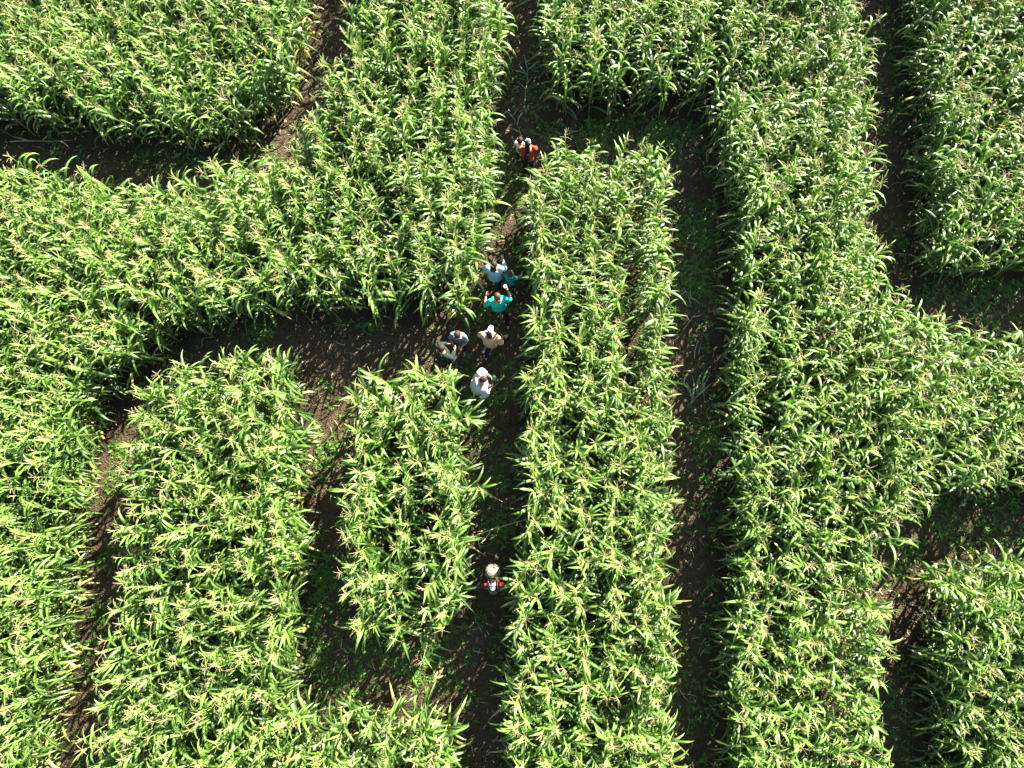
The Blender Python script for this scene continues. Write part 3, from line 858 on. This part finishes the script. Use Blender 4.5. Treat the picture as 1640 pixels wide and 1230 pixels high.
def phone(world, p, rot, label):
    p = np.array(p, float)
    root = bpy.data.objects.new('phone', None); root.empty_display_size = 0.05; col.objects.link(root)
    root.matrix_world = world
    def slab(nm, hx, hy, hz, z, m):
        import itertools
        c = []
        for sz in (-1, 1):
            for (sx, sy) in ((-1, -.9), (-.85, -1), (.85, -1), (1, -.9), (1, .9), (.85, 1), (-.85, 1), (-1, .9)):
                c.append(p + rot @ np.array([sx * hx, sy * hy, sz * hz + z]))
        me = bpy.data.meshes.new('phone_' + nm)
        me.from_pydata([tuple(v) for v in c], [], [tuple(range(7, -1, -1)), tuple(range(8, 16))] + [(i, (i + 1) % 8, 8 + (i + 1) % 8, 8 + i) for i in range(8)])
        me.materials.append(m); me.update()
        link(nm, me, root)
    slab('case', .037, .076, .004, 0, M['phonecase']); slab('screen', .034, .071, .0008, .0052, M['phonescreen'])
    tag(root, label, 'phone')
M['phonecase'] = mat('phone_case', (0.03, 0.03, 0.035), 0.4, 0.5)
M['phonescreen'] = mat('phone_screen', (0.05, 0.07, 0.09), 0.12, 0.6)

# adult in red with a child at the front
r_, Wd, J, sh = person((-.03, 9.46), 5, 1.58, 'person in a bright red top and grey patterned cap at the top path junction',
    j=dict(eL=(-.27, .14, 1.18), wL=(-.16, .34, 1.02), eR=(.27, .14, 1.18), wR=(.10, .37, 1.02), kL=(-.1, .05, .49), aL=(-.1, .02, .085), tL=(-.12, .17, .04), kR=(.1, .02, .49), aR=(.1, -.06, .09), tR=(.12, .09, .035)),
    shirtc=(.36, .045, .014), shirt2=(.27, .030, .010), sleeve=.62, hair='long', hairc=(.03, .018, .012), cap=((.30, .34, .34), (.16, .19, .20), 1), lean=.12, wide=.98, head_rot=(-25, 0, -10), loose=.012,
    pantc=(.015, .015, .02), shoec=(.25, .25, .25), hem=1.08)
s1 = Soup(); s1.loft([(-.09, -.165, .98, .055, .045), (-.085, -.175, 1.08, .062, .062), (-.07, -.16, 1.25, .060, .060), (-.05, -.12, 1.42, .048, .040)])
s2 = Soup(); s2.chain([(-.06, -.15, 1.37), (-.06, -.03, 1.475), (-.03, .10, 1.40), (.06, .165, 1.22)], [.014] * 4, sides=8)
carried('shoulder_bag', 'bag', 'slim black bag slung down the back of the red-topped person', Wd, [('pouch', s1, .01, cloth('black_bag', (.012, .012, .015))), ('strap', s2, .008, cloth('black_strap', (.012, .012, .015)))])
person((-.24, 9.88), -12, 1.12, 'small child with brown hair and white sleeves standing just in front of the red-topped adult', hs=1.28,
    j=dict(eL=(-.24, .10, 1.18), wL=(-.22, .26, 1.12), eR=(.26, .10, 1.20), wR=(.24, .28, 1.22), kL=(-.1, .02, .49), aL=(-.1, .0, .085), tL=(-.12, .15, .04), kR=(.1, .02, .49), aR=(.1, -.0, .085), tR=(.12, .15, .035)),
    shirtc=(.70, .72, .75), sleeve=1.6, hair='short', hairc=(.07, .035, .018), pantc=(.02, .02, .025), shoec=(.6, .6, .6))

# light blue top, phone in the right hand
r_, Wd, J, sh = person((-.90, 6.22), -6, 1.64, 'dark-haired person in a pale blue top holding up a phone',
    j=dict(eR=(.25, .10, 1.16), wR=(.20, .30, 1.22), eL=(-.26, .02, 1.14), wL=(-.16, .20, 1.05)), sleeve=1.75,
    shirtc=(.24, .34, .41), shirt2=(.28, .38, .45), hair='long', hairc=(.045, .022, .013), pantc=(.015, .018, .03), shoec=(.35, .33, .32), loose=.022, wide=1.05, head_rot=(-14, 0, -6))
phone(Wd, sh((.17, .385, 1.27)), rotm(rx=50, rz=5), 'dark phone held up in the right hand of the person in pale blue')
# child in teal
person((-.50, 6.12), -22, 1.24, 'fair-haired child in a teal T-shirt', hs=1.22,
    j=dict(eR=(.26, .10, 1.2), wR=(.30, .30, 1.12), eL=(-.25, .02, 1.15), wL=(-.22, .18, .98)), shirtc=(.006, .24, .23), shirt2=(.008, .28, .27), sleeve=.7, hair='short', hairc=(.13, .085, .035),
    pantc=(.015, .015, .02), shoec=(.65, .65, .68), loose=.012, head_rot=(-18, 0, 10))
# adult in teal
r_, Wd, J, sh = person((-.80, 5.36), 8, 1.70, 'fair-haired adult in a bright turquoise T-shirt holding a drink',
    j=dict(eR=(.30, .04, 1.15), wR=(.27, .27, 1.17), eL=(-.31, -.02, 1.18), wL=(-.27, .22, 1.13), kL=(-.10, .16, .50), aL=(-.10, .24, .085), tL=(-.11, .40, .05), kR=(.13, -.05, .50), aR=(.17, -.36, .17), tR=(.19, -.24, .045)),
    shirtc=(.005, .33, .31), shirt2=(.007, .38, .36), sleeve=.72, hair='tail', hairc=(.13, .08, .035), pantc=(.008, .008, .012), shoec=(.65, .66, .70), loose=.014, wide=1.10, head_rot=(-12, 0, 4))
cup = Soup(); cp = sh((.235, .385, 1.20))
cup.loft([(cp[0], cp[1], cp[2] - .06, .032, .032), (cp[0], cp[1], cp[2] + .05, .043, .043)], 18)
lid = Soup(); lid.loft([(cp[0], cp[1], cp[2] + .052, .047, .047), (cp[0], cp[1], cp[2] + .064, .044, .044)], 18)
drk = Soup(); drk.ell((cp[0], cp[1], cp[2] + .065), (.022, .022, .006))
carried('cup', 'cup', 'pale round drink cup in the right hand of the adult in turquoise', Wd, [('cup_wall', cup, .005, mat('cup_wall', (.6, .5, .47), .5)), ('lid', lid, .004, mat('cup_lid', (.72, .52, .50), .4)), ('lid_opening', drk, .003, mat('cup_drink', (.05, .03, .03), .4))])
# beige shirt, white cap
person((-1.0, 4.42), -14, 1.70, 'person in beige shirt, navy trousers and pale cap, stepping right',
    j=dict(eL=(-.27, .03, 1.14), wL=(-.16, .20, 1.02), eR=(.28, -.05, 1.14), wR=(.25, .13, .98), kL=(-.07, .02, .49), aL=(-.10, -.26, .16), tL=(-.10, -.13, .045), kR=(.17, .22, .54), aR=(.20, .34, .12), tR=(.28, .45, .10)),
    shirtc=(.33, .23, .13), shirt2=(.38, .28, .16), sleeve=.75, hair='long', hairc=(.02, .014, .012), cap=((.62, .74, .78), (.40, .55, .58), 1), pantc=(.012, .018, .075), shoec=(.75, .75, .75), loose=.018, wide=1.12, head_rot=(-5, 0, 0), lean=.05)
# the pair at the corner
r_, Wd, J, sh = person((-1.80, 4.52), 168, 1.46, 'brown-haired child in grey-blue top, right one of the huddled pair', hs=1.12,
    j=dict(eR=(.24, .10, 1.18), wR=(.10, .27, 1.14), eL=(-.24, .10, 1.18), wL=(-.12, .27, 1.14)), shirtc=(.12, .15, .19), shirt2=(.16, .20, .24), sleeve=.75, hair='short', hairc=(.09, .045, .02),
    pantc=(.02, .025, .03), shoec=(.3, .3, .3), loose=.01, wide=1.08, head_rot=(-30, 0, 0))
phone(Wd, sh((.0, .36, 1.17)), rotm(rx=25), 'dark phone held between the hands of the child in grey-blue')
r_, Wd, J, sh = person((-2.19, 4.07), -50, 1.66, 'person in dark green jacket, left one of the huddled pair',
    j=dict(eR=(.26, .08, 1.17), wR=(.14, .27, 1.14), eL=(-.26, .06, 1.16), wL=(-.12, .26, 1.12), kL=(-.1, .02, .49), aL=(-.1, -.04, .085), tL=(-.12, .11, .04), kR=(.1, .02, .49), aR=(.1, .04, .085), tR=(.12, .19, .035)),
    shirtc=(.011, .022, .017), shirt2=(.016, .03, .024), sleeve=1.8, hair='short', hairc=(.07, .035, .02), pantc=(.015, .018, .02), shoec=(.08, .08, .08), loose=.022, head_rot=(-28, 0, 0))
s2 = Soup(); s2.chain([(-.15, -.12, 1.30), (-.10, .0, 1.462), (-.02, .13, 1.36), (.08, .165, 1.18)], [.011] * 4, sides=8)
s1 = Soup(); s1.loft([(.17, .05, .92, .04, .09), (.18, .05, .98, .05, .11), (.18, .05, 1.10, .045, .10)])
carried('shoulder_bag', 'bag', 'grey-strapped dark bag worn across the dark green jacket', Wd, [('pouch', s1, .01, cloth('dark_bag', (.03, .035, .035))), ('strap', s2, .007, cloth('grey_strap', (.5, .5, .48)))])
# loose white shirt, facing right
r_, Wd, J, sh = person((-1.30, 3.28), -78, 1.66, 'person in a loose white shirt facing right with a green cloth in the hands',
    j=dict(eL=(-.27, .12, 1.16), wL=(-.12, .31, 1.12), eR=(.27, .08, 1.14), wR=(.14, .27, 1.02)), shirtc=(.48, .48, .48), shirt2=(.42, .44, .47), sleeve=1.35, hair='short', hairc=(.07, .032, .018),
    pantc=(.02, .05, .10), shoec=(.7, .72, .72), loose=.045, wide=1.16, lean=.22, head_rot=(-28, 0, 0), mark=((.45, .03, .03), (.06, .20, 1.27), .030, .55, 1))
c_ = Soup(); q = sh((-.08, .41, 1.13)); c_.ell(q, (.085, .045, .03), rotm(10, 20, 30)); c_.ell(q + (.05, .03, -.04), (.045, .03, .06), rotm(30, 0, 60)); c_.ell(q + (-.05, -.01, -.04), (.035, .03, .06), rotm(0, 30, 0))
carried('green_cloth', 'cloth', 'crumpled green cloth held in front of the loose white shirt', Wd, [('folds', c_, .008, cloth('green_cloth', (.006, .085, .035)))])
s1 = Soup(); s1.loft([(.235, .10, .82, .05, .09), (.245, .10, .90, .065, .11), (.24, .10, 1.02, .055, .10)]); s2 = Soup(); s2.chain([(.235, .05, 1.02), (.24, .06, 1.10), (.24, .14, 1.10), (.235, .15, 1.02)], [.009] * 4, sides=8)
carried('handbag', 'bag', 'small maroon bag at the hip of the person in the loose white shirt', Wd, [('pouch', s1, .01, cloth('maroon_bag', (.20, .03, .04))), ('strap', s2, .007, cloth('maroon_strap', (.15, .02, .03)))])
# cream backpack, alone lower on the path
r_, Wd, J, sh = person((-.90, -1.50), 183, 1.56, 'person in a dark red top and white cap walking alone lower on the path',
    j=dict(head=(0, -.035, 1.60), neck=(0, -.02, 1.45), sL=(-.18, .03, 1.40), sR=(.18, .03, 1.40), eL=(-.25, .06, 1.15), wL=(-.15, .16, 1.00), eR=(.25, .06, 1.15), wR=(.15, .16, 1.00)), shirtc=(.13, .007, .009), shirt2=(.17, .01, .012), sleeve=.8, hair='short', hairc=(.03, .02, .015), cap=((.74, .80, .82), (.05, .05, .055), 1),
    pantc=(.03, .03, .04), shoec=(.2, .2, .2), head_rot=(-4, 0, 0))
cm = cloth('cream_canvas', (.17, .155, .12), (.14, .125, .10), rough=.8)
s1 = Soup(); s1.loft([(0, -.27, .95, .15, .11), (0, -.29, 1.02, .195, .155), (0, -.295, 1.25, .20, .165), (0, -.285, 1.42, .185, .150), (0, -.27, 1.52, .13, .10)])
s1.ell((0, -.43, 1.15), (.13, .06, .12)); s1.ell((.03, -.28, 1.53), (.11, .09, .045))
s3 = []
for sx in (-1, 1):
    q = Soup(); q.chain([(sx * .10, -.14, 1.40), (sx * .11, -.02, 1.472), (sx * .12, .10, 1.41), (sx * .13, .13, 1.25), (sx * .14, .06, 1.08), (sx * .12, -.14, 1.02)], [.018] * 6, sides=8); s3.append(q)
carried('backpack', 'backpack', 'bulky cream backpack on the back of the person in dark red', Wd, [('pack', s1, .011, cm), ('strap', s3[0], .009, cm), ('strap', s3[1], .009, cm)])
s1 = Soup(); s1.ell((0, .20, 1.12), (.125, .10, .13)); s2 = Soup(); s2.loft([(0, .0, 1.015, .165, .135), (0, .0, 1.045, .165, .135)])
carried('front_pouch', 'bag', 'round cream pouch at the belly of person in dark red', Wd, [('pouch', s1, .010, cm), ('belt', s2, .009, cm)])
